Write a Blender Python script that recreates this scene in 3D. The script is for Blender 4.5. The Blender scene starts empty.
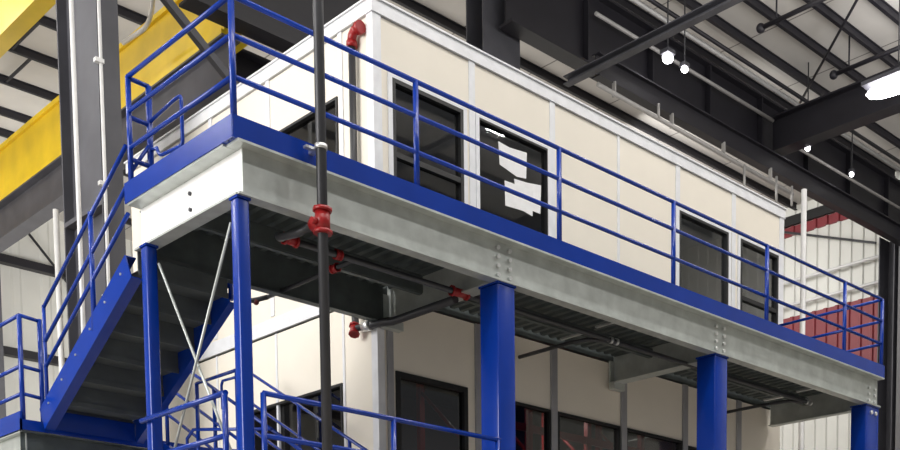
import bpy, math
from mathutils import Vector, Matrix
S = bpy.context.scene
COL = S.collection
# ------------------------------------------------------------------ camera
f, cx, cy = 1162.55, 596.09, 777.48
yaw, pit, rol = 0.7568, -0.0811, -0.0021
F = Vector((math.cos(yaw)*math.cos(pit), math.sin(yaw)*math.cos(pit), math.sin(pit)))
R0 = Vector((math.sin(yaw), -math.cos(yaw), 0)); U0 = R0.cross(F)
R = R0*math.cos(rol) + U0*math.sin(rol); U = -R0*math.sin(rol) + U0*math.cos(rol)
cam_d = bpy.data.cameras.new('camera'); cam = bpy.data.objects.new('camera', cam_d); COL.objects.link(cam)
M = Matrix((R, U, -F)).transposed().to_4x4(); M.translation = Vector((-5.2916, -9.1424, -4.7229)); cam.matrix_world = M
cam_d.sensor_fit = 'HORIZONTAL'; cam_d.sensor_width = 36; cam_d.lens = 36*f/900
cam_d.shift_x = (450-cx)/900; cam_d.shift_y = (cy-225)/900
cam_d.clip_start = .05; cam_d.clip_end = 300
S.camera = cam
# ------------------------------------------------------------------ world, lights, exposure
w = bpy.data.worlds.new('world'); S.world = w; w.use_nodes = True
w.node_tree.nodes['Background'].inputs[0].default_value = (.93, .96, 1, 1)
w.node_tree.nodes['Background'].inputs[1].default_value = 0.20
def area(name, loc, target, sx, sy, power, col=(1, 1, 1)):
    l = bpy.data.lights.new(name, 'AREA'); l.shape = 'RECTANGLE'; l.size = sx; l.size_y = sy; l.energy = power; l.color = col
    o = bpy.data.objects.new(name, l); COL.objects.link(o); o.location = loc
    o.rotation_euler = (Vector(target)-Vector(loc)).to_track_quat('-Z', 'Y').to_euler(); return o
area('daylight_door', (-17, 5, 3.0), (2, 3, 0), 12, 9, 4000, (1, .98, .95))
for i, x in enumerate((-6, -1.5, 3.5, 9, 14.5)):
    for k, y in enumerate((-3.5, -9)):
        area('bay_lamp_%d_%d' % (i, k), (x, y, 8.9), (x, y, 0), 1.3, .5, 235, (1, .98, .95))
area('bay_lamps_back', (18, 13, 8), (26, 12, 6), 8, 3, 450, (1, .98, .95))
area('bay_lamps_rear', (6, 21, 4), (8, 29, 5), 10, 3, 700, (1, .98, .95))
area('uplight_front', (14, -3, 5.5), (14, -3, 10), 24, 8, 2600, (1, .97, .94))  # unseen upward fill, added to brighten the roof underside
area('uplight_back', (8, 16, 4.0), (8, 16, 10), 22, 10, 420, (1, .97, .94))  # second added fill facing up, lifts the rear roof; no such fixture
for i, (x, y) in enumerate(((-4, 9), (-6, 13), (-8, 17), (-3, 17))):
    area('bay_lamp_left_%d' % i, (x, y, 8.9), (x, y, 0), 1.8, .7, 260, (1, .98, .95))  # unseen lights added for specular streaks on the left toe plate and beam
area('lamp_upward_spill', (17.3, 2.6, 8.4), (17.6, 2.4, 10), 1.5, .5, 60, (1, .98, 1))
area('office_lamp', (6.5, 3.6, -.6), (6.5, 3.6, -5), 1, .6, 28, (1, .9, .8))  # added fill so the racking shows through the lower windows
area('office_lamp_upper', (7.5, 3.6, 2.5), (7.5, 3.6, 0), 1, .6, 30, (1, .95, .9))  # unseen fill, added to lift the dark upper office interior
S.view_settings.view_transform = 'Standard'; S.view_settings.look = 'None'
S.view_settings.gamma = 1; S.view_settings.use_curve_mapping = False
S.view_settings.exposure = 0.0
# ------------------------------------------------------------------ materials
def mat(name, col, rough=.5, metal=0., noise=None, bump=0, spec=.5, coat=0):
    m = bpy.data.materials.new(name); m.use_nodes = True; nt = m.node_tree; b = nt.nodes['Principled BSDF']
    b.inputs['Roughness'].default_value = rough; b.inputs['Metallic'].default_value = metal
    b.inputs['Specular IOR Level'].default_value = spec; b.inputs['Coat Weight'].default_value = coat
    b.inputs['Base Color'].default_value = (*col, 1)
    sc, amt = noise or (6, .06)
    n = nt.nodes.new('ShaderNodeTexNoise'); n.inputs['Scale'].default_value = sc; n.inputs['Detail'].default_value = 5
    tc = nt.nodes.new('ShaderNodeTexCoord'); nt.links.new(tc.outputs['Object'], n.inputs['Vector'])
    r = nt.nodes.new('ShaderNodeValToRGB'); r.color_ramp.elements[0].position = .3; r.color_ramp.elements[1].position = .7
    r.color_ramp.elements[0].color = (*[max(0, c*(1-amt)) for c in col], 1); r.color_ramp.elements[1].color = (*[min(1, c*(1+amt)) for c in col], 1)
    nt.links.new(n.outputs['Fac'], r.inputs['Fac']); nt.links.new(r.outputs['Color'], b.inputs['Base Color'])
    if bump:
        bp = nt.nodes.new('ShaderNodeBump'); bp.inputs['Strength'].default_value = bump; bp.inputs['Distance'].default_value = .02
        nt.links.new(n.outputs['Fac'], bp.inputs['Height']); nt.links.new(bp.outputs['Normal'], b.inputs['Normal'])
    return m
BLUE = mat('blue_gloss_paint', (.002, .034, .30), .22, noise=(3, .08), spec=.5)
GALV = mat('galvanised_steel', (.50, .53, .51), .42, .45, noise=(5, .14), bump=.1)
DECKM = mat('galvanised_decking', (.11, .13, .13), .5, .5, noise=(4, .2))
TREADM = mat('stair_tread_steel', (.12, .135, .135), .45, .4, noise=(3, .2))
CREAM = mat('cream_wall_panel', (.84, .785, .685), .6, noise=(2, .02))
WHITE = mat('white_trim', (.78, .79, .82), .4)
GREYT = mat('grey_mullion', (.36, .36, .38), .4, .2)
DARK = mat('dark_steel_paint', (.012, .011, .016), .5, .0, noise=(2, .15))
DARKCOL = mat('grey_steel_paint', (.075, .075, .088), .55, .1, noise=(2, .18))
PURL = mat('purlin_paint', (.016, .015, .021), .5, .0)
YEL = mat('crane_yellow_paint', (.80, .56, .012), .35, noise=(1.5, .12))
PIPE = mat('dark_pipe', (.04, .041, .046), .4, .2)
PIPEW = mat('light_pipe', (.72, .72, .72), .4, .1)
CONDM = mat('dull_conduit', (.42, .41, .40), .45, .2)
RED = mat('red_coupling_paint', (.32, .012, .014), .35)
BLK = mat('black_frame', (.008, .008, .009), .5)
PAPER = mat('paper', (.9, .9, .9), .8)
CHROME = mat('zinc_bolt', (.75, .76, .76), .3, .8)
CONC = mat('concrete_floor', (.42, .385, .34), .4, noise=(.6, .15))
ROOF = mat('roof_insulation', (.60, .58, .55), .7, noise=(.8, .08), bump=.3)
_n = ROOF.node_tree; _b = _n.nodes.new('ShaderNodeTexBrick'); _b.offset = 0; _b.inputs['Scale'].default_value = 1; _b.inputs['Brick Width'].default_value = 2.4; _b.inputs['Row Height'].default_value = 60
_b.inputs['Mortar Size'].default_value = .02; _b.inputs['Mortar'].default_value = (.22, .21, .2, 1); _t = _n.nodes.new('ShaderNodeTexCoord'); _n.links.new(_t.outputs['Object'], _b.inputs['Vector'])
_src = [l.from_socket for l in _n.links if l.to_socket == _n.nodes['Principled BSDF'].inputs['Base Color']][0]
_n.links.new(_src, _b.inputs['Color1']); _n.links.new(_src, _b.inputs['Color2']); _n.links.new(_b.outputs['Color'], _n.nodes['Principled BSDF'].inputs['Base Color'])
WALLM = mat('white_ribbed_wall', (.74, .74, .70), .5, noise=(.7, .05))
REDW = mat('red_wall_band', (.24, .03, .04), .5, noise=(1, .12))
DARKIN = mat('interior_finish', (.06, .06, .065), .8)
def emit(name, col, s):
    m = bpy.data.materials.new(name); m.use_nodes = True; b = m.node_tree.nodes['Principled BSDF']
    b.inputs['Base Color'].default_value = (1, 1, 1, 1); b.inputs['Emission Color'].default_value = (*col, 1); b.inputs['Emission Strength'].default_value = s; return m
LAMP = emit('lamp_tube', (1, .97, 1), 14)
GLASS = bpy.data.materials.new('tinted_glass'); GLASS.use_nodes = True
nt = GLASS.node_tree; nt.nodes.remove(nt.nodes['Principled BSDF'])
tr = nt.nodes.new('ShaderNodeBsdfTransparent'); tr.inputs[0].default_value = (.62, .64, .66, 1)
gl = nt.nodes.new('ShaderNodeBsdfGlossy'); gl.inputs['Roughness'].default_value = .02
fr = nt.nodes.new('ShaderNodeFresnel'); fr.inputs[0].default_value = 1.85
mx = nt.nodes.new('ShaderNodeMixShader')
geo = nt.nodes.new('ShaderNodeNewGeometry'); inv = nt.nodes.new('ShaderNodeMath'); inv.operation = 'SUBTRACT'; inv.inputs[0].default_value = 1
mul = nt.nodes.new('ShaderNodeMath'); mul.operation = 'MULTIPLY'
nt.links.new(geo.outputs['Backfacing'], inv.inputs[1]); nt.links.new(inv.outputs[0], mul.inputs[0]); nt.links.new(fr.outputs[0], mul.inputs[1])
nt.links.new(mul.outputs[0], mx.inputs[0]); nt.links.new(tr.outputs[0], mx.inputs[1]); nt.links.new(gl.outputs[0], mx.inputs[2])
nt.links.new(mx.outputs[0], nt.nodes['Material Output'].inputs[0])
# ------------------------------------------------------------------ mesh builder
V = Vector
class MB:
    def __init__(s): s.v = []; s.f = []; s.sm = []
    def box(s, a, b):
        x0, y0, z0 = [min(p, q) for p, q in zip(a, b)]; x1, y1, z1 = [max(p, q) for p, q in zip(a, b)]
        n = len(s.v); s.v += [(x, y, z) for x in (x0, x1) for y in (y0, y1) for z in (z0, z1)]
        for q in ((0, 1, 3, 2), (4, 6, 7, 5), (0, 4, 5, 1), (2, 3, 7, 6), (0, 2, 6, 4), (1, 5, 7, 3)): s.f.append([n+i for i in q]); s.sm.append(0)
        return s
    def prof(s, pts, A, B, up=(0, 0, 1), smooth=False):
        A, B = V(A), V(B); d = (B-A).normalized(); up = V(up); u = d.cross(up)
        if u.length < 1e-4: u = d.cross(V((0, 1, 0)))
        u.normalize(); v = u.cross(d).normalized()
        n = len(s.v); k = len(pts)
        for P in (A, B):
            for p in pts: s.v.append(tuple(P+u*p[0]+v*p[1]))
        for i in range(k):
            j = (i+1) % k; s.f.append([n+i, n+j, n+k+j, n+k+i]); s.sm.append(int(smooth))
        s.f.append([n+i for i in range(k)][::-1]); s.sm.append(0); s.f.append([n+k+i for i in range(k)]); s.sm.append(0)
        return s
    def tube(s, A, B, r, n=12): return s.prof([(r*math.cos(2*math.pi*i/n), r*math.sin(2*math.pi*i/n)) for i in range(n)], A, B, smooth=True)
    def bar(s, A, B, w, h, up=(0, 0, 1)): return s.prof([(-w/2, -h/2), (w/2, -h/2), (w/2, h/2), (-w/2, h/2)], A, B, up)
    def ibeam(s, A, B, w, h, t=.02, up=(0, 0, 1)):
        a, b, c = w/2, h/2, t/2
        return s.prof([(-a, -b), (a, -b), (a, -b+t), (c, -b+t), (c, b-t), (a, b-t), (a, b), (-a, b), (-a, b-t), (-c, b-t), (-c, -b+t), (-a, -b+t)], A, B, up)
    def chan(s, A, B, w, h, t=.015, up=(0, 0, 1)):   # channel opening to +u
        a, b = w, h/2
        return s.prof([(0, -b), (a, -b), (a, -b+t), (t, -b+t), (t, b-t), (a, b-t), (a, b), (0, b)], A, B, up)
    def path(s, pts, r, n=10):
        pts = [V(p) for p in pts]; k0 = len(s.v); prev = None
        for i, p in enumerate(pts):
            d = ((pts[min(i+1, len(pts)-1)]-p).normalized() + (p-pts[max(i-1, 0)]).normalized()).normalized()
            if prev is None: u = d.cross(V((0.13, .2, 1))).normalized()
            else: u = (prev-d*prev.dot(d)).normalized()
            prev = u; v = d.cross(u)
            for j in range(n):
                a = 2*math.pi*j/n; s.v.append(tuple(p+(u*math.cos(a)+v*math.sin(a))*r))
        for i in range(len(pts)-1):
            for j in range(n):
                q = (j+1) % n; s.f.append([k0+i*n+j, k0+i*n+q, k0+(i+1)*n+q, k0+(i+1)*n+j]); s.sm.append(1)
        s.f.append([k0+j for j in range(n)][::-1]); s.sm.append(0); e = k0+(len(pts)-1)*n; s.f.append([e+j for j in range(n)]); s.sm.append(0)
        return s
    def ell(s, c, rx, ry, rz, n=14, m=8):
        k = len(s.v)
        for i in range(m+1):
            t = math.pi*i/m
            for j in range(n):
                a = 2*math.pi*j/n; s.v.append((c[0]+rx*math.sin(t)*math.cos(a), c[1]+ry*math.sin(t)*math.sin(a), c[2]+rz*math.cos(t)))
        for i in range(m):
            for j in range(n):
                q = (j+1) % n; s.f.append([k+i*n+j, k+(i+1)*n+j, k+(i+1)*n+q, k+i*n+q]); s.sm.append(1)
        return s
    def build(s, name, m, parent=None, bevel=0):
        o0 = V(s.v[0]) if not parent else V((0, 0, 0))
        if not parent:
            xs, ys, zs = zip(*s.v); o0 = V(((min(xs)+max(xs))/2, (min(ys)+max(ys))/2, min(zs)))
        else: o0 = PW[parent.name]
        me = bpy.data.meshes.new(name); me.from_pydata([tuple(V(p)-o0) for p in s.v], [], s.f)
        import bmesh
        bm = bmesh.new(); bm.from_mesh(me); bmesh.ops.recalc_face_normals(bm, faces=bm.faces); 
        bm.faces.ensure_lookup_table()
        for i, fc in enumerate(bm.faces): fc.smooth = bool(s.sm[i])
        bm.to_mesh(me); bm.free()
        me.materials.append(m); o = bpy.data.objects.new(name, me); COL.objects.link(o)
        if parent: o.parent = parent; PW[o.name] = o0
        else: o.location = o0; PW[o.name] = o0
        if bevel:
            b = o.modifiers.new('bevel', 'BEVEL'); b.width = bevel; b.segments = 3; b.limit_method = 'ANGLE'
            me.polygons.foreach_set('use_smooth', [True]*len(me.polygons))
        return o
PW = {}
def tag(o, label, cat, group=None):
    o['label'] = label; o['category'] = cat
    if group: o['group'] = group
    return o
def thing(name, label, cat, loc, group=None):
    o = bpy.data.objects.new(name, None); COL.objects.link(o); o.location = loc; o.empty_display_size = .1; PW[o.name] = V(loc); return tag(o, label, cat, group)
def struct(o): o['kind'] = 'structure'; return o
def arc(c, a, b, r, n=6):      # corner c between unit dirs a,b
    a, b = V(a).normalized(), V(b).normalized(); c = V(c); out = []
    for i in range(n+1):
        t = i/n; p = (c+a*r)*(1-t)**2 + c*2*t*(1-t) + (c+b*r)*t*t; out.append(tuple(p))
    return out
FL = -6.3
# ------------------------------------------------------------------ setting
struct(MB().box((-30, -24, FL-.3), (26.4, 30, FL)).build('floor', CONC))
# roof deck of shallow ribbed panels
def ribbed(axis, fixed, a0, a1, z0, z1, pitch, depth, out, face=-1):
    """wall whose face is stepped: flat pan, slanted rib"""
    m = MB(); prof = []; a = a0
    while a < a1:
        for da, h in ((0, 0), (pitch*.62, 0), (pitch*.70, 1), (pitch*.92, 1)): prof.append((min(a+da, a1), h*depth))
        a += pitch
    prof.append((a1, 0))
    k = len(prof); pts = []
    for z in (z0, z1):
        for p, h in prof:
            pts.append((fixed+face*h, p, z) if axis == 'x' else (p, fixed+face*h, z))
        for p in (a1, a0): pts.append((fixed+.1, p, z) if axis == 'x' else (p, fixed+.1, z))
    kk = k+2; m.v = pts
    for i in range(kk): j = (i+1) % kk; m.f.append([i, j, kk+j, kk+i]); m.sm.append(0)
    m.f.append(list(range(kk))[::-1]); m.f.append([kk+i for i in range(kk)]); m.sm += [0, 0]
    return m.build(out, WALLM if out.startswith('wall') else REDW)
ROOFZ = 9.95
struct(MB().box((-30, -24, ROOFZ), (26.4, 30, ROOFZ+.2)).build('ceiling', ROOF))
struct(ribbed('x', 26, -24, 30, FL, ROOFZ, .40, .05, 'wall_right'))
struct(ribbed('y', 29.5, -30, 26, FL, ROOFZ, .9, .04, 'wall_back'))
rb = ribbed('x', 25.93, 4, 18, 4.2, 6.6, .40, .05, 'red_wall_panel'); tag(rb, 'dull red ribbed metal band across the white end wall behind the far railing', 'wall panel')
rb2 = ribbed('x', 25.93, 8, 18, 9.05, 9.32, .40, .05, 'red_wall_panel'); tag(rb2, 'thin red strip high on the white end wall, just under the dark eave slot', 'wall panel')
tag(MB().box((25.85, 8, 9.34), (25.94, 18, 9.62)).build('eave_slot', BLK), 'black slot above the thin red strip high on the end wall', 'vent')
for z, (lab) in ((7.62, 'upper'), (6.9, 'lower')):
    tag(MB().tube((25.75, 5, z), (25.75, 17, z), .05).build('wall_girt', PIPEW), 'grey horizontal rail fixed across the white end wall, %s of the two' % lab, 'girt')
tag(MB().bar((25.7, 12.3, 9.2), (25.7, 8.9, 8.0), .06, .06).build('wall_brace', PIPE), 'thin slanting brace across the upper part of the white end wall', 'brace')
# purlins
for y in (4.45, 5.45, 6.4, 7.4, 8.45, 9.5, 10.6, 11.8, 13.1, 14.6, 16.56, 18.15, 19.78, 21.42, 23.1, 24.3, 26, 27.7, 3.4, 2.3, 1.2, 0, -1.3, -3, -5, -7, -9, -11, -13, -15, -17, -19, -21):
    tag(MB().ibeam((-29.5, y, ROOFZ-.10), (25.9, y, ROOFZ-.10), .09, .19, .02).build('roof_purlin', PURL), 'dark steel purlin running under the pale insulated roof', 'purlin', 'roof purlins')
# back wall girts
for z, t in ((8.25, 'top girt'), (5.5, 'middle girt'), (2.9, 'low girt')):
    tag(MB().box((-20, 29.15, z-.12), (25.9, 29.42, z+.12)).build('wall_girt', PURL), 'dark horizontal %s on the white wall at far left behind the stairs' % t, 'girt')
tag(MB().tube((9.6, 29.0, 9.2), (13.0, 29.0, 5.6), .04).build('wall_brace', PIPE), 'thin slanting rod across the white wall at far left', 'brace')
# ------------------------------------------------------------------ roof steel
g = thing('plate_girder', 'deep dark steel girder running above and behind the office roof to the right', 'girder', (18, 8, 7.75))
MB().ibeam((10.4, 8, 8.5), (25.9, 8, 8.5), .38, 1.5, .05).build('web', DARK, g)
for i in range(7): MB().box((12.5+i*2, 7.83, 7.8), (12.54+i*2, 7.97, 9.2)).build('stiffener', DARK, g)
tag(MB().ibeam((12.2, 7.35, 7.45), (24.7, 7.35, 7.45), .22, .45, .03).build('runway_beam', DARK), 'lower dark grey beam tucked under the deep girder', 'beam')
tag(MB().ibeam((18.9, 7.78, 8.38), (18.9, -18, 8.38), .40, .82, .04).build('roof_rafter', DARK), 'dark rafter crossing the purlins beside the bright lamp at upper right', 'rafter')
tag(MB().ibeam((4.0, 3.5, 9.2), (4.0, -18, 9.2), .30, .7, .04).build('roof_rafter', DARK), 'dark rafter overhead in front of the offices, out of the way of the lamps', 'rafter')
tag(MB().chan((12, 7.9, 7.22), (12, -10, 7.22), .16, .16, .02).build('sway_strut', DARKCOL), 'long grey strut slanting over the office roof at upper centre', 'strut')
for (a, b, r, l, mm) in (((12.1, 7.2, 7.0), (18.9, 7.2, 6.9), .045, 'pale pipe running low along the dark girder behind the office roof', PIPEW),
                  ((12.6, 7.72, 8.72), (18.8, 7.72, 8.72), .04, 'pale conduit fixed high on the web of the deep dark girder', PIPEW),
                  ((18.9, 7.55, 8.3), (25.5, 7.55, 8.3), .035, 'thin pale conduit on the girder beyond the bright lamp', PIPEW)):
    m = MB().tube(a, b, r)
    if a[2] < 7.5:
        for q in (12.6, 14.4, 16.2, 18): m.box((q, 7.19, 6.95), (q+.03, 7.28, 7.24))
        for q, z0, z1 in ((13.9, 6.95, 7.24), (16.9, 6.3, 6.95), (18.16, 6.45, 7.08), (18.8, 6.6, 7.05)): m.tube((q, 7.16, z0), (q, 7.16, z1), .03, 8)
    tag(m.build('conduit', CONDM), l, 'conduit')
for (x, y0, y1, l) in ((16.07, 4.0, 6.15, 'left'), (18.8, 3.6, 6.05, 'right')):
    o = thing('sprinkler_drop', 'short knob-ended pipe under the purlins, %s of two at upper right' % l, 'pipe', (x, y1, 9.2))
    MB().tube((x, y1, 9.2), (x, y0, 9.2), .05).build('pipe', PURL, o); MB().ell((x, y1, 9.2), .1, .1, .1).build('end_cap', PURL, o); MB().tube((x, y1-.4, 9.2), (x, y1-.4, ROOFZ), .02).build('hanger', PURL, o)
for (y, z, l, mm) in ((7.68, 9.42, 'pale pipe running just above the deep girder below the purlins', PIPEW), (7.3, 9.3, 'dark pipe between the girder and the nearest purlin at upper right', PURL)):
    tag(MB().tube((11, y, z), (25.5, y, z), .045).build('conduit', mm), l, 'conduit')
tag(MB().tube((16.6, 3.8, 9.6), (20.06, 7.8, 9.6), .03).build('bracing_rod', PURL), 'thin diagonal bracing rod crossing the purlins at upper right', 'rod')
def lamp(c, L, r, label):
    t = thing('high_bay_lamp', label, 'lamp', (c[0], c[1], c[2]))
    x, y, z = c
    MB().box((x-r, y-L/2, z+r*.6), (x+r, y+L/2, z+r*.6+.08)).build('housing', DARKCOL, t)
    MB().ell((x, y, z), r, L/2, r*.8).build('diffuser', LAMP, t)
    MB().tube((x, y, z+r), (x, y, ROOFZ), .015, 6).build('hanger', PIPE, t)
lamp((17.3, 3.55, 7.62), 1.5, .22, 'large glowing lamp at the upper right edge in front of the rafter')
lamp((14.0, 7.0, 8.12), .22, .12, 'small bright lamp against the dark girder, left one of the close pair')
lamp((14.55, 7.0, 8.1), .14, .08, 'small bright lamp just right of the brighter one on the girder')
lamp((19.2, 7.0, 8.0), .12, .08, 'tiny lamp glinting where the rafter meets the dark girder')
lamp((21.2, 7.0, 8.0), .10, .07, 'tiny lamp glinting on the girder toward the right edge')
lamp((21.5, 2.0, 9.2), 1.8, .16, 'bright tube lamp up against the purlins at the right edge')
for (x, y0, y1, l) in ((6.3, 19.8, 21.4, 'farther'), (5.84, 18.17, 19.76, 'nearer')):
    tag(MB().bar((x, y0, 9.80), (x, y1, 9.80), .05, .05).build('purlin_strap', PURL), 'thin dark tie between purlins left of the tall column, the %s one' % l, 'strut')
# building columns
def hcol(name, x0, x1, y0, y1, z1, label, m, t=.03, z0=FL):
    o = thing(name, label, 'column', ((x0+x1)/2, (y0+y1)/2, z0))
    MB().box((x0, y0, z0), (x1, y0+t, z1)).build('flange', m, o); MB().box((x0, y1-t, z0), (x1, y1, z1)).build('flange', m, o)
    xm = (x0+x1)/2; MB().box((xm-t/2, y0+t, z0), (xm+t/2, y1-t, z1)).build('web', m, o)
    MB().box((x0-.06, y0-.06, z0), (x1+.06, y1+.06, z0+.03)).build('base_plate', m, o)
    return o
c1 = hcol('building_column', 1.59, 1.87, 6.0, 7.2, ROOFZ, 'tall dark wide-flange column at left behind the stair, carrying white conduits', DARKCOL)
MB().box((1.59, 6.03, 1.4), (1.715, 7.17, 1.46)).build('stiffener', DARKCOL, c1)
hcol('building_column', 10.1, 11.05, 8.3, 8.8, ROOFZ, 'dark column rising behind the office roof at upper centre', DARKCOL)
hcol('building_column', 24.75, 25.8, 7.75, 8.25, 7.74, 'grey column at the right edge beyond the deck end', DARKCOL)
hcol('building_column', 7.85, 8.35, 27.8, 28.4, ROOFZ, 'grey column at the far left edge in front of the white wall', DARKCOL)
tag(MB().box((24.7, -6, FL), (25.5, 7.6, 7.75)).build('dark_partition', mat('grey_partition', (.17, .17, .18), .6)), 'plain dark grey partition face at the right edge beside the ribbed wall', 'partition')
tag(MB().tube((1.235, 5.9, FL), (1.235, 5.9, 9.94), .028).build('conduit', PIPEW), 'thick white conduit up the left side of the tall dark column', 'conduit')
t = thing('conduit', 'thin white conduit with clamps up the front edge of the tall dark column', 'conduit', (1.61, 5.9, FL))
MB().tube((1.61, 5.965, FL+.04), (1.61, 5.965, 9.9), .022).build('tube', PIPEW, t)
for z in (.2, 1.6, 3.1, 4.0): MB().box((1.53, 5.93, z), (1.64, 5.998, z+.05)).build('clamp', PIPEW, t)
tag(MB().tube((2.65, 10, FL), (2.65, 10, 2.7), .045).build('vent_pipe', PIPEW), 'white standpipe left of the tall column, seen above the stair rails', 'pipe')
tag(MB().tube((13.04, 3.0, FL), (13.04, 3.0, 4.1), .05).build('vent_pipe', PIPEW), 'white vertical pipe standing just past the right end of the office', 'pipe')
# cranes (yellow)
g = thing('crane_girder', 'yellow crane girder passing behind the tall column toward the office', 'crane girder', (4, 18, 4.8))
MB().box((4.02, 7.15, 4.88), (4.3, 29, 5.80)).build('web', YEL, g)
MB().box((3.97, 7.15, 5.76), (4.4, 29, 5.84)).build('top_flange', YEL, g); MB().box((3.97, 7.15, 4.80), (4.4, 29, 4.88)).build('bottom_flange', YEL, g)
tag(MB().ibeam((4.1, 7.1, 4.44), (4.1, 29, 4.44), .3, .7, .03).build('runway_beam', DARKCOL), 'dark grey beam directly under the yellow crane girder behind the column', 'beam')
g = thing('crane_girder', 'yellow crane girder crossing the top left corner of the photo', 'crane girder', (2, 10, 4.8))
MB().box((1.80, 7.5, 4.9), (1.97, 27, 5.7)).build('web', YEL, g); MB().box((1.76, 7.5, 4.82), (2.0, 27, 4.9)).build('bottom_flange', YEL, g); MB().box((1.76, 7.5, 5.7), (2.0, 27, 5.78)).build('top_flange', YEL, g)
tag(MB().ibeam((3.3, 6.95, 5.65), (6.5, 6.95, 5.65), .35, 1.5, .04).build('runway_beam', DARK), 'deep dark beam above the left end of the office roof', 'beam')
tag(MB().ibeam((4.45, 8.4, 4.5), (7.6, 8.4, 4.5), .35, 1.7, .04).build('runway_beam', DARK), 'lower dark beam just behind the left end of the office roof', 'beam')
tag(MB().bar((2.55, 6.6, 4.83), (3.95, 6.6, 3.76), .10, .10).build('knee_brace', DARKCOL), 'grey slanting strut in front of the yellow girder beside the corner post', 'strut')
tag(MB().path([(3.5, 9.3, 5.27)] + arc((3.5, 8.35, 5.22), (0, 1, 0), (0, -.2, 1), .3) + [(3.5, 8.0, 6.2)], .035).build('conduit', PIPEW), 'bent pale conduit in front of the yellow girder right of the column', 'conduit')
# ------------------------------------------------------------------ modular offices
X0, X1, Y0, Y1 = 2.90, 10.93, 2.0, 8.0
JX = [4.34, 5.70, 6.97, 8.25, 9.60]
def wall_with_holes(mb, a0, a1, z0, z1, holes, plane, axis, th=.08):
    cur = a0
    def bx(p, q, r, s):
        if q-p < 1e-4 or s-r < 1e-4: return
        if axis == 'y': mb.box((p, plane, r), (q, plane+th, s))
        else: mb.box((plane, p, r), (plane+th, q, s))
    for (h0, h1, b, t) in holes:
        bx(cur, h0, z0, z1); bx(h0, h1, z0, b); bx(h0, h1, t, z1); cur = h1
    bx(cur, a1, z0, z1)
def window(parent, name, h, axis='y', plane=Y0, frame=.05, fm=BLK, split=None, mull=False):
    a, b, z0, z1 = h
    P = (lambda u, d, z: (u, plane+d, z)) if axis == 'y' else (lambda u, d, z: (plane+d, u, z))
    m = MB()
    m.box(P(a, -.02, z0+frame), P(a+frame, .09, z1-frame)).box(P(b-frame, -.02, z0+frame), P(b, .09, z1-frame)).box(P(a, -.02, z1-frame), P(b, .09, z1)).box(P(a, -.02, z0), P(b, .09, z0+frame))
    if mull: m.box(P(a+frame, -.015, mull-.03), P(b-frame, .06, mull+.03))
    w_ = m.build(name, fm, parent)
    MB().box(P(a+frame, .03, z0+frame), P(b-frame, .04, z1-frame)).build('pane', GLASS, w_)
    return w_
def office(name, label, z0, z1, front, left):
    o = thing(name, label, 'office', (X0, Y0, z0))
    m = MB(); wall_with_holes(m, X0+.02, X1-.02, z0, z1, front, Y0, 'y')
    m.box((X0+.02, Y1-.08, z0), (X1-.02, Y1, z1)); m.box((X1-.08, Y0+.08, z0), (X1, Y1-.08, z1))
    m.build('wall_panel', CREAM, o)
    m = MB(); wall_with_holes(m, Y0+.08, Y1-.08, z0, z1, left, X0, 'x'); m.build('side_wall_panel', CREAM, o)
    return o
up = office('modular_office', 'cream panelled office standing on the blue-edged mezzanine deck', -.12, 2.73,
            [(3.14, 4.20, -.08, 2.13), (4.42, 5.62, -.08, 2.13), (8.28, 9.46, -.08, 2.13), (9.77, 10.80, -.08, 2.13)], [(2.69, 4.35, .9, 2.06)])
MB().box((X0-.03, Y0-.03, 2.74), (X1+.03, Y1+.03, 2.88)).build('roof_fascia', WHITE, up)
MB().box((X0-.05, Y0-.05, 2.88), (X1+.05, Y1+.05, 2.90)).build('roof_cap', WHITE, up)
MB().box((X0-.015, Y0-.015, -.12), (X0+.10, Y0+.10, 2.74)).build('corner_post', WHITE, up)
MB().box((X1-.10, Y0-.015, -.12), (X1+.015, Y0+.10, 2.74)).build('corner_post', WHITE, up)
for i, x in enumerate(JX): 
    wd = .045 if i != 2 else .02
    MB().box((x-wd, Y0-.014, -.1), (x+wd, Y0+.02, 2.74)).build('panel_batten', WHITE, up)
for y in (2.62, 4.18, 5.6, 7.0): MB().box((X0-.014, y-.04, -.1), (X0+.02, y+.04, 2.74)).build('panel_batten', WHITE, up)
for h in ((3.09, 4.25), (4.39, 5.66), (8.22, 9.52), (9.71, 10.85)):
    MB().box((h[0], Y0-.022, -.1), (h[0]+.055, Y0+.02, 2.125)).box((h[1]-.055, Y0-.022, -.1), (h[1], Y0+.02, 2.125)).box((h[0], Y0-.022, 2.125), (h[1], Y0+.02, 2.18)).build('window_casing', WHITE, up)
window(up, 'door_frame', (3.14, 4.20, -.08, 2.13), mull=1.3)
window(up, 'window_frame', (4.42, 5.62, -.08, 2.13), frame=.03)
window(up, 'window_frame', (8.28, 9.46, -.08, 2.13), frame=.04)
window(up, 'door_frame', (9.77, 10.80, -.08, 2.13), mull=1.25)
window(up, 'side_window_frame', (2.69, 4.35, .9, 2.06), axis='x', plane=X0, frame=.03)
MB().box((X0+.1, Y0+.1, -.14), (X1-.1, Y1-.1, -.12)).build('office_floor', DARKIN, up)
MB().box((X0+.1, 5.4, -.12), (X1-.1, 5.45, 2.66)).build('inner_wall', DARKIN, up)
tag(MB().box((8.7, 2.5, -.12), (9.25, 3.1, 1.02)).build('storage_cabinet', CREAM), 'pale cabinet seen through the right-hand window of the upper office', 'cabinet')  # plain pale block put in for the cream patch at this window
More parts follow.
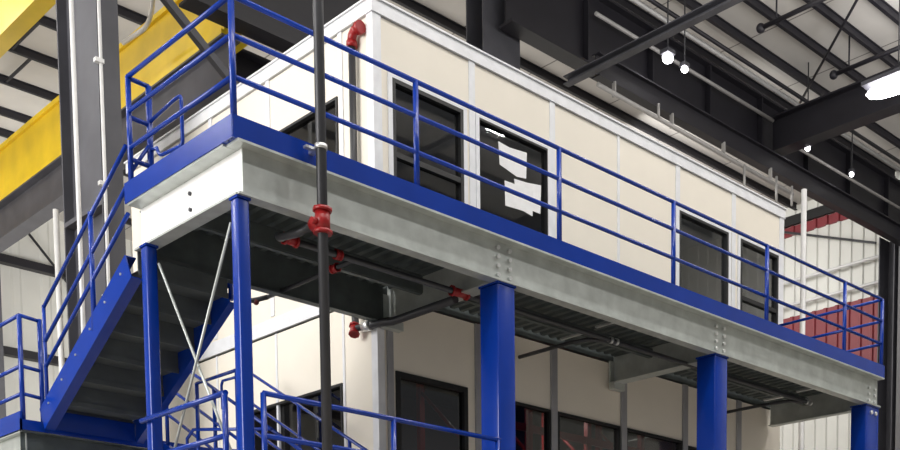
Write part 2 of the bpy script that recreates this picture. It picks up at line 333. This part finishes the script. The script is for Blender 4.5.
low = office('modular_office', 'tan panelled office below the deck, with dark windows', FL, -.33,
             [(3.14, 4.22, -3.2, -1.12), (4.47, 5.64, -3.2, -1.15), (5.77, 7.0, -3.2, -1.15), (7.12, 8.37, -3.2, -1.15), (8.5, 9.7, -3.2, -1.2)], [(2.70, 4.9, -3.2, -1.18)])
MB().box((X0-.012, Y0+.1, -.30), (X0+.02, Y1, -.125)).build('roof_fascia', WHITE, low)
MB().box((X0-.015, Y0-.015, FL), (X0+.08, Y0+.10, -.62)).build('corner_post', WHITE, low)
MB().box((X0+.12, Y0-.025, FL), (X0+.2, Y0+.02, -.62)).build('panel_batten', GREYT, low)
for x in (4.40, 5.70, 7.07, 8.43, 9.76): MB().box((x-.055, Y0-.03, FL), (x+.055, Y0+.02, -.33)).build('panel_batten', GREYT, low)
for y in (2.66, 4.12, 5.6): MB().box((X0-.012, y-.02, FL), (X0+.02, y+.02, -.33)).build('panel_batten', WHITE, low)
window(low, 'window_frame', (3.14, 4.22, -3.2, -1.12), frame=.06)
for h in ((4.47, 5.64), (5.77, 7.0), (7.12, 8.37), (8.5, 9.7)): window(low, 'window_frame', (*h, -3.2, -1.15 if h[0] < 8.4 else -1.2), frame=.03)
window(low, 'side_window_frame', (2.70, 4.9, -3.2, -1.18), axis='x', plane=X0, frame=.03)
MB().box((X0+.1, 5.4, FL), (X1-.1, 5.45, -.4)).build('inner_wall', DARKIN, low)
# red racking inside the lower office
t = thing('storage_rack', 'red steel racking seen dimly through the lower office windows', 'rack', (6.6, 3.6, FL))
for x in (5.0, 6.2, 7.4, 8.6):
    for y in (3.0, 3.9): MB().box((x-.04, y-.04, FL), (x+.04, y+.04, -.45)).build('upright', RED, t)
for z in (-.75, -1.15, -1.6, -2.4, -3.2): MB().box((5.0, 2.98, z-.05), (8.6, 3.03, z+.05)).build('shelf_beam', RED, t)
for x in (5.0, 6.2, 7.4, 8.6): MB().tube((x, 3.0, -1.5), (x, 3.9, -.7), .025).build('brace', RED, t)
# papers on the upper window
def sheet(pts, label, d):
    m = MB(); n = len(pts)
    m.v = [(x, Y0-.0-d, z) for x, z in pts] + [(x, Y0-.0-d-.002, z) for x, z in pts]
    m.f = [list(range(n)), [n+i for i in range(n)][::-1]] + [[i, (i+1) % n, n+(i+1) % n, n+i] for i in range(n)]; m.sm = [0]*len(m.f)
    tag(m.build('paper_sheet', PAPER), label, 'paper')
sheet([(4.79, 1.97), (4.98, 1.955), (5.275, 1.985), (5.26, 1.665), (5.10, 1.64), (4.81, 1.70)], 'upper white paper taped inside the second office window', -.024)
sheet([(5.05, 1.60), (5.28, 1.62), (5.52, 1.66), (5.505, 1.30), (5.1, 1.3)], 'white paper on the right of the lower pair on the office window', -.022)
sheet([(4.885, 1.53), (5.38, 1.55), (5.362, 1.23), (5.2, 1.25), (4.893, 1.23)], 'lower left white paper overlapping its neighbour on the office window', -.018)
# ------------------------------------------------------------------ mezzanine steel
XE, W = 10.627, 1.888
ZB, ZF = -.6076, -.1863
def hexbolt(mb, c, n, r=.018, h=.02):
    c = V(c); mb.tube(c, c+V(n)*h, r, 6)
fb = thing('floor_beam', 'long galvanised beam along the front edge of the mezzanine', 'beam', (XE/2, .06, ZB))
MB().box((.10, .05, ZB+.015), (XE-.02, .062, ZF-.015)).build('web', GALV, fb)
MB().box((.0, -.06, ZF-.02), (XE, .13, ZF)).build('top_flange', GALV, fb)
MB().box((.03, -.005, ZB), (XE, .13, ZB+.018)).build('bottom_flange', GALV, fb)
for x in (2.98, 3.14, 6.64, 6.80, 10.35, 10.52):
    for z in (-.27, -.36, -.45, -.54):
        if x > 10 and z > -.3: continue
        m = MB(); hexbolt(m, (x, .05, z), (0, -1, 0), .022, .03); m.build('bolt', CHROME, fb)
sb = thing('floor_beam', 'short galvanised beam on the left end of the mezzanine, brightly lit', 'beam', (.05, 1, ZB))
GALV_LIT = mat('bright_galvanised', (.93, .94, .94), .4, .0, noise=(5, .06))  # whitened copy of the galvanised steel: strong light put into the web colour
MB().box((.10, .06, ZB+.015), (.115, W+.03, ZF-.015)).build('web', GALV_LIT, sb)
MB().box((-.03, .14, ZF-.018), (.16, W+.03, ZF)).build('top_flange', GALV, sb)
MB().box((.02, .03, ZB), (.16, W+.03, ZB+.018)).build('bottom_flange', GALV, sb)
for y in (.95,):
    for z in (-.33, -.47): m = MB(); hexbolt(m, (.10, y, z), (-1, 0, 0), .018, .02); m.build('bolt', DARKCOL, sb)
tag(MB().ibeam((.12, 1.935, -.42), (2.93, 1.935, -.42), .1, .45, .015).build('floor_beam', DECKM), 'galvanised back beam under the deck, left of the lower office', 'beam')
tag(MB().ibeam((XE-.06, .14, -.395), (XE-.06, 1.95, -.395), .12, .425, .015).build('floor_beam', GALV), 'galvanised beam under the right-hand end of the deck', 'beam')
tag(MB().ibeam((3.03, .14, -.395), (3.03, 1.97, -.395), .18, .425, .015).box((2.94, 1.955, -.605), (3.12, 1.985, -.31)).build('floor_beam', GALV), 'cross beam under the deck from the front post to the office corner', 'beam')
tag(MB().ibeam((6.85, .14, -.395), (6.85, 1.97, -.395), .18, .425, .015).box((6.76, 1.955, -.605), (6.94, 1.985, -.31)).build('floor_beam', GALV), 'cross beam under the deck behind the second big blue post', 'beam')
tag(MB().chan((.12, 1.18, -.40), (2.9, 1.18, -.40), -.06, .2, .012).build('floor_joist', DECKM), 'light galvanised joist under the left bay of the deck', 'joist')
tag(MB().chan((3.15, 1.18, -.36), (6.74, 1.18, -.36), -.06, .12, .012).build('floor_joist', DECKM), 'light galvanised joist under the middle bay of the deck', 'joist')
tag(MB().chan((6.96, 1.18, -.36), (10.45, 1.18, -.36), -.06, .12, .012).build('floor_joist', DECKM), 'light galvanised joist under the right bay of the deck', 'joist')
# post heads on the lower office (beam seats)
tag(MB().box((2.90, 1.86, -.70), (3.16, 1.96, -.61)).build('beam_seat', GALV), 'small steel seat bracket at the lower office corner', 'bracket')
tag(MB().box((6.74, 1.86, -.70), (6.96, 1.96, -.61)).build('beam_seat', GALV), 'small steel seat bracket on the middle mullion of the lower office', 'bracket')
# corrugated deck: ribs run in Y
m = MB(); pts = []; x = .17; p = .15; prof = []
while x < XE-.02:
    prof += [(x, -.25), (x+.06, -.25), (x+.085, -.20), (x+.125, -.20)]; x += p
prof = [(min(a, XE-.02), b) for a, b in prof]
k = len(prof)
m.v = [(a, .065, b) for a, b in prof] + [(prof[-1][0], .065, -.15), (prof[0][0], .065, -.15)]
m.v += [(a, 1.94, b) for a, b in prof] + [(prof[-1][0], 1.94, -.15), (prof[0][0], 1.94, -.15)]
kk = k+2
m.f = [[i, (i+1) % kk, kk+(i+1) % kk, kk+i] for i in range(kk)] + [list(range(kk))[::-1], [kk+i for i in range(kk)]]; m.sm = [0]*len(m.f)
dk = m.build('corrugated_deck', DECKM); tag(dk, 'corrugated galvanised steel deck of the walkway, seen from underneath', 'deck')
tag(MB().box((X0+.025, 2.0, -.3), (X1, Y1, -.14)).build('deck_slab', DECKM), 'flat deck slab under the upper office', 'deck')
# blue edge plates
e = thing('edge_channel', 'long blue steel toe plate along the front edge of the deck', 'toe plate', (XE/2, 0, ZF))
MB().box((-.04, -.042, ZF), (XE+.03, -.03, 0)).build('plate', BLUE, e); MB().box((-.02, -.03, ZF), (XE+.02, .06, ZF+.012)).build('lower_lip', BLUE, e)
e = thing('edge_channel', 'blue steel toe plate along the short left end of the deck', 'toe plate', (0, 1, ZF))
MB().box((-.042, -.029, ZF), (-.03, W+.06, 0)).build('plate', BLUE, e); MB().box((-.03, .07, ZF), (.06, W, ZF+.012)).build('lower_lip', BLUE, e)
e = thing('edge_channel', 'blue toe plate across the far right end of the deck', 'toe plate', (XE, 1, ZF))
MB().box((XE+.03, -.029, ZF), (XE+.042, 1.96, 0)).build('plate', BLUE, e)
# posts
def sqpost(name, x0, x1, y0, y1, z1, label, nb=None):
    o = thing(name, label, 'column', ((x0+x1)/2, (y0+y1)/2, FL))
    MB().box((x0, y0, FL+.02), (x1, y1, z1-.02)).build('shaft', BLUE, o, .018)
    MB().box((x0-.005, y0-.005, z1-.02), (x1+.01, y1+.01, z1)).build('cap_plate', BLUE, o)
    MB().box((x0-.08, y0-.08, FL), (x1+.08, y1+.08, FL+.02)).build('base_plate', BLUE, o)
    return o
sqpost('steel_post', .03, .145, .03, .15, ZB, 'slim blue post under the near left corner of the deck')
sqpost('steel_post', .0, .11, 1.63, 1.75, ZB, 'slim blue post at the head of the stair, second from the corner')
sqpost('steel_post', 2.96, 3.20, .02, .31, ZB, 'thick blue post, first of the three big ones along the front')
sqpost('steel_post', 6.60, 6.86, .02, .32, ZB, 'thick blue post in the middle of the long front beam')
pd = sqpost('steel_post', 10.26, 10.62, .02, .29, ZB, 'thick blue post under the far right end of the front beam')
for x in (10.38, 10.5): m = MB(); hexbolt(m, (x, .02, -.72), (0, -1, 0), .03, .03); m.build('bolt', CHROME, pd)
# guard rails
H, Z1, Z2 = .965, .6513, .3195
RR = .022
fr_ = thing('guard_rail', 'long blue three-bar guard rail along the front of the upper deck', 'railing', (XE/2, 0, 0))
s = 1.9163
for i in range(7):
    x = i*s if i < 6 else XE
    MB().tube((x, -.0, -.15), (x, -.0, H if i else H), .028, 14).build('post', BLUE, fr_)
for z in (H, Z1, Z2): MB().tube((0, 0, z), (XE, 0, z), RR).build('rail', BLUE, fr_)
lr = thing('guard_rail', 'short blue guard rail on the left end of the upper deck, with a gate loop', 'railing', (0, 1, 0))
MB().tube((.0, W, -.15), (.0, W, H), .026).build('post', BLUE, lr)
MB().tube((.2, W, -.15), (.2, W, H-.02), .03).build('post', BLUE, lr)
for z in (H, Z1, Z2): MB().tube((0, .03, z), (0, W, z), RR).build('rail', BLUE, lr)
for z in (H-.01, Z1-.05, Z2-.1): MB().tube((0, W, z), (.2, W, z-.01), RR).build('rail', BLUE, lr)
MB().path([(.2, 1.86, .62)] + [(.2, 1.40, .66)] + arc((.2, 1.26, .66), (0, 1, 0), (0, 0, -1), .05) + arc((.2, 1.26, .22), (0, 0, 1), (0, 1, .05), .05) + arc((.2, 1.72, .25), (0, -1, 0), (0, .4, 1), .1) + [(.2, 1.86, .36)], .018).build('gate_loop', BLUE, lr)
MB().tube((.0, W, .1), (.2, W, .42), .018).build('brace', BLUE, lr)
rr_ = thing('guard_rail', 'blue guard rail closing the far right end of the upper deck', 'railing', (XE, 2, 0))
for z in (H, Z1, Z2): MB().tube((XE, .03, z), (XE, 1.97, z), RR).build('rail', BLUE, rr_)
for y in (1.93,): MB().tube((XE, y, -.15), (XE, y, H), .026).build('post', BLUE, rr_)
# upper stair: descends in +Y from the left end
SL = .51; LZB = -1.955
def zn(y): return -.745-(y-1.68)*.51
ya, yb = 1.93, 4.08
st = thing('stair_flight', 'blue-edged stair flight going down from the deck, seen from below', 'stairs', (.55, 3, -1.9))
for x, n in ((-.04, 1), (.98, -1)):
    # stringer bottom line passes zn(); height .30
    m = MB(); A = V((x, 1.93, zn(1.93)+.115)); B = V((x, yb, zn(yb)+.115)); m.chan(A, B, (.11 if n > 0 else .08), .26, .012, up=(0, 0, 1))
    so = m.build('stringer', BLUE, st)
    if n > 0:
        for i in range(6):
            yy = ya+.15+i*.36; b_ = MB(); hexbolt(b_, (x+.0 - .0, yy, zn(yy)+.15), (-1, 0, 0), .012, .012); b_.build('bolt', CHROME, so)
            b_ = MB(); hexbolt(b_, (x+.012, yy, zn(yy)+.10), (1, 0, 0), .014, .012); b_.build('bolt', CHROME, so)
NT = 6
run = (yb-ya)/NT
for i in range(NT):
    y0 = ya+i*run; z = zn(y0+run*.5)+.13
    m = MB(); z += .05; m.box((.045, y0-.03, z-.012), (.975, y0+run, z)); m.box((.045, y0+run, z-.05), (.975, y0+run+.012, z)); m.box((.045, y0-.035, z-.012), (.975, y0-.02, z+run*SL)); m.box((.045, y0-.05, z-.05), (.975, y0-.035, z))
    m.build('tread', TREADM, st)
MB().box((.08, 4.03, LZB), (.975, 4.045, zn(4.05)+.2)).build('kick_plate', BLUE, st)
for dz in (1.22, .86, .60):
    a = V((-.02, 1.93, zn(1.93)+dz)); b = V((-.02, 3.98, zn(3.98)+dz)); MB().tube(a, b, .02).build('handrail', BLUE, st)
MB().tube((-.02, 2.75, zn(2.75)+.1), (-.02, 2.75, zn(2.75)+1.25), .026).build('rail_post', BLUE, st)
MB().tube((-.02, 3.97, zn(3.97)+.2), (-.02, 3.97, zn(3.97)+1.24), .02).build('rail_post', BLUE, st)
for dz in (1.22, .86): MB().tube((1.07, 1.93, zn(1.93)+dz), (1.07, 3.98, zn(3.98)+dz), .02).build('handrail', BLUE, st)
for y in (2.0, 3.85): MB().tube((1.07, y, zn(y)+.1), (1.07, y, zn(y)+1.23), .024).build('rail_post', BLUE, st)
# landing at the foot of the upper stair
L0, L1x, LY = -.26, 2.45, 4.1; LZ = -1.93
ld = thing('stair_landing', 'blue and grey half landing at the foot of the upper stair', 'landing', (1, 5, LZ-.6))
MB().box((L0, LY, LZ-.06), (L1x, LY+.02, LZ+.05)).build('toe_plate', BLUE, ld)
MB().box((L0, LY, LZ-.06), (L0+.02, LY+1.6, LZ+.13)).build('toe_plate', BLUE, ld)
MB().box((L0+.02, LY+.02, LZ-.05), (L1x, LY+1.6, LZ-.03)).build('deck', DECKM, ld)
MB().chan((L0+.02, LY+.08, LZ-.19), (L1x, LY+.08, LZ-.19), .07, .24, .012).build('front_beam', DECKM, ld)
MB().chan((L0+.08, LY+1.6, LZ-.19), (L0+.08, LY+.05, LZ-.19), .07, .24, .012).build('side_beam', GALV, ld)
for p in ((L0+.14, LY+.14), (L1x-.1, LY+.14), (L0+.14, LY+1.5), (L1x-.1, LY+1.5)): MB().box((p[0]-.06, p[1]-.06, FL), (p[0]+.06, p[1]+.06, LZ-.31)).build('leg', BLUE, ld, .01)
lrl = thing('guard_rail', 'blue guard rail round the outer corner of the half landing at far left', 'railing', (L0, LY+.5, LZ))
for z in (1.15, .62, .33):
    MB().tube((L0+.05, LY+.05, LZ+z), (L0+.05, LY+1.55, LZ+z), .02).build('rail', BLUE, lrl)
    MB().tube((L0+.05, LY+.05, LZ+z), (-.0, LY+.05, LZ+z-.02), .02).build('rail', BLUE, lrl)
for p in ((L0+.05, LY+.05), (-.0, LY+.05), (L0+.05, LY+.8), (L0+.05, LY+1.55)): MB().tube((p[0], p[1], LZ-.03), (p[0], p[1], LZ+1.15), .026).build('post', BLUE, lrl)
# lower stair: returns toward the camera on the right of the upper one
LLZ = -3.3
def zl(y): return LZ-(LY-y)*.53
st2 = thing('stair_flight', 'lower blue stair flight under the deck with sloping handrails', 'stairs', (1.9, 2.8, LLZ))
for x in (1.35, 2.42):
    MB().bar((x, LY, LZ-.1), (x, 1.52, zl(1.52)-.1), .05, .26).build('stringer', BLUE, st2)
    for dz in (1.08, .72, .40): MB().tube((x, LY-.05, zl(LY-.05)+dz), (x, 1.0, zl(1.0)+dz), .019).build('handrail', BLUE, st2)
    for y in (4.0, 2.9, 1.9, 1.02): MB().tube((x, y, max(zl(y), LLZ)), (x, y, zl(y)+1.08), .022).build('rail_post', BLUE, st2)
for i in range(8):
    y = LY-.3-i*.31; MB().box((1.37, y-.02, zl(y)-.03), (2.40, y+.26, zl(y))).build('tread', TREADM, st2)
# lower landing below the deck, with its rail
ll = thing('stair_landing', 'lower landing platform below the deck, under the guard rail at the bottom', 'landing', (1.4, .7, LLZ-.3))
MB().box((.14, .17, LLZ-.03), (2.92, 1.45, LLZ)).build('deck', DECKM, ll)
MB().box((.17, .17, LLZ-.25), (2.9, .22, LLZ-.03)).build('beam', BLUE, ll)
for p in ((.3, .3), (2.7, .3), (.3, 1.3), (2.7, 1.3)): MB().box((p[0]-.06, p[1]-.06, FL), (p[0]+.06, p[1]+.06, LLZ-.03)).build('leg', BLUE, ll)
RZ = -2.225
gr = thing('guard_rail', 'low blue guard rail wrapping the corner post below the deck', 'railing', (0, 0, LLZ))
for z in (RZ, RZ-.36, RZ-.7):
    MB().tube((.2, -.02, z), (2.94, -.02, z), .024).build('rail', BLUE, gr); MB().tube((-.03, .2, z), (-.03, 1.78, z), .024).build('rail', BLUE, gr)
for x in (.2, 1.58, 2.9): MB().tube((x, -.02, LLZ-.03), (x, -.02, RZ), .026).build('post', BLUE, gr)
for y in (.22,): MB().tube((-.03, y, LLZ-.03), (-.03, y, RZ), .026).build('post', BLUE, gr)
# extra rails in the stair well seen between the two slim posts
gw = thing('guard_rail', 'tangle of blue stairwell rails seen between the two slim posts', 'railing', (1.2, 2.2, -3.2))
MB().path([(1.2, 1.5, -2.15), (1.2, 3.1, -1.92), (1.2, 3.25, -2.0), (1.2, 3.25, -2.3)], .018).build('rail', BLUE, gw)
MB().path([(1.2, 1.5, -2.4), (1.2, 2.6, -2.2), (1.2, 2.7, -2.3), (1.2, 2.7, -3.0)], .018).build('rail', BLUE, gw)
MB().tube((1.2, 2.15, -1.45), (1.2, 3.0, -1.44), .018).build('rail', BLUE, gw)
MB().path([(1.2, 2.15, -1.52), (1.2, 2.44, -1.51), (1.2, 2.47, -1.55), (1.2, 2.46, -1.8)], .015).build('rail', BLUE, gw)
MB().tube((1.2, 2.15, -3.3), (1.2, 2.15, -1.45), .022).build('post', BLUE, gw); MB().tube((1.2, 3.0, -3.3), (1.2, 3.0, -1.44), .022).build('post', BLUE, gw)
# cross braces between the slim posts
tag(MB().tube((.08, 1.55, -.80), (.08, .16, -2.95), .013, 8).build('brace_rod', GALV), 'thin steel rod falling to the right between the slim posts', 'rod')
tag(MB().tube((.045, .17, -.80), (.045, 1.55, -2.95), .013, 8).build('brace_rod', GALV), 'thin steel rod falling to the left between the slim posts', 'rod')
# ------------------------------------------------------------------ sprinkler pipes
sp = thing('sprinkler_riser', 'dark grey vertical sprinkler pipe in front of the railing, with a red tee', 'pipe', (.715, -.2, FL))
MB().tube((.715, -.2, FL), (.715, -.2, 9.9), .046, 16).build('pipe', PIPE, sp)
tt = MB(); tt.tube((.715, -.2, -.78), (.715, -.2, -.62), .066, 16); tt.tube((.715, -.2, -.62), (.715, -.2, -.59), .085, 8).tube((.715, -.2, -.81), (.715, -.2, -.78), .085, 8); tt.tube((.715, -.2, -.70), (.715, -.06, -.70), .06, 14); tt.tube((.66, -.2, -.72), (.60, -.2, -.72), .03, 8)
tt.build('tee_fitting', RED, sp)
MB().box((.69, -.15, -.10), (.74, -.04, -.06)).box((.60, -.15, -.095), (.69, -.10, -.075)).tube((.715, -.2, -.10), (.715, -.2, -.06), .055, 14).build('pipe_clamp', CHROME, sp)
def fit(name, parent, A, B, r): 
    A, B = V(A), V(B); d = (B-A).normalized(); m = MB(); m.tube(A, B, r, 14); m.tube(A, A+d*.02, r*1.3, 8).tube(B-d*.02, B, r*1.3, 8); return m.build(name, RED, parent)
ml = thing('sprinkler_main', 'dark sprinkler pipe running along under the deck with red fittings', 'pipe', (5, .6, -.72))
PZ = -.60
MB().path([(.715, -.06, -.70), (.715, .2, -.70), (.72, .50, -.66), (.78, .62, PZ), (.9, .62, PZ)], .035).build('offset_pipe', PIPE, ml)
MB().tube((.9, .62, PZ), (9.6, .62, PZ), .03).build('pipe', PIPE, ml)
fit('elbow_fitting', ml, (.84, .62, PZ), (.98, .62, PZ), .045)
fit('coupling', ml, (1.40, .62, PZ), (1.47, .62, PZ), .04)
fit('coupling', ml, (2.84, .62, PZ), (3.06, .62, PZ), .045)
for i, (xx, l) in enumerate(((1.62, 'left'),)):
    b = thing('sprinkler_branch', 'thin sprinkler branch with a braided end under the left bay', 'pipe', (xx, 1.3, -.6))
    MB().tube((xx, .62, -.60), (xx, 2.25, -.60), .022).build('pipe', PIPE, b)
    fit('coupling', b, (xx, .9, -.60), (xx, 1.0, -.60), .035)
    MB().path([(xx, 2.2, -.60)] + [(xx-.07*i_, 2.3+.02*i_, -.64+.02*math.sin(i_*1.6)) for i_ in range(1, 8)], .026).build('flexible_hose', PIPE, b)
    for i_ in (1, 3, 5): m = MB(); c = (xx-.07*i_, 2.3+.02*i_, -.64); m.ell(c, .035, .035, .035, 8, 6); m.build('coupling', mat('dark_red_coupling', (.10, .01, .01), .4) if i_ == 1 else bpy.data.materials['dark_red_coupling'], b)
b = thing('sprinkler_branch', 'thick dark branch pipe running back to the lower office corner', 'pipe', (2.85, 1.3, -.7))
MB().path([(2.93, .66, -.66), (2.93, 1.75, -.66), (2.86, 1.87, -.66), (2.83, 2.0, -.67), (2.80, 2.28, -.66), (2.80, 2.3, -.32)], .045).build('pipe', PIPE, b)
MB().tube((2.82, 2.02, -.67), (2.81, 2.14, -.67), .058).build('union', CHROME, b)
fit('elbow_fitting', b, (2.76, 2.26, -.74), (2.80, 2.30, -.62), .05)
b = thing('sprinkler_riser', 'dark riser pipe with a red elbow on the left wall of the upper office', 'pipe', (2.84, 2.3, -.1))
MB().tube((2.83, 2.3, -.15), (2.83, 2.3, 2.44), .04).build('pipe', PIPE, b)
m = MB(); m.tube((2.83, 2.3, 2.44), (2.83, 2.3, 2.50), .062, 12).path([(2.83, 2.3, 2.48), (2.83, 2.29, 2.56), (2.83, 2.24, 2.60), (2.83, 2.16, 2.60)], .052); m.tube((2.83, 2.18, 2.60), (2.83, 2.12, 2.60), .07, 12); m.build('elbow_fitting', RED, b)
for xx, lab in ((5.0, 'middle'), (9.25, 'right')):
    b = thing('sprinkler_branch', 'thin dark sprinkler arm reaching back under the %s bay' % lab, 'pipe', (xx, 1.3, -.7))
    MB().path([(xx+.25, .62, -.62), (xx+.05, .75, -.62), (xx, 1.0, -.62), (xx+.05, 1.4, -.60), (xx+.05, 1.95, -.60)], .024).build('pipe', PIPE, b)
    for q in (0, .10): MB().tube((xx+.3+q, .615, PZ), (xx+.33+q, .615, PZ), .042, 12).build('clamp', CHROME, b)
    MB().box((xx+.02, .28, -.52), (xx+.06, .60, -.50)).build('hanger_strap', CHROME, b); MB().box((xx-.02, .80, -.56), (xx+.02, 1.15, -.54)).build('hanger_strap', CHROME, b)
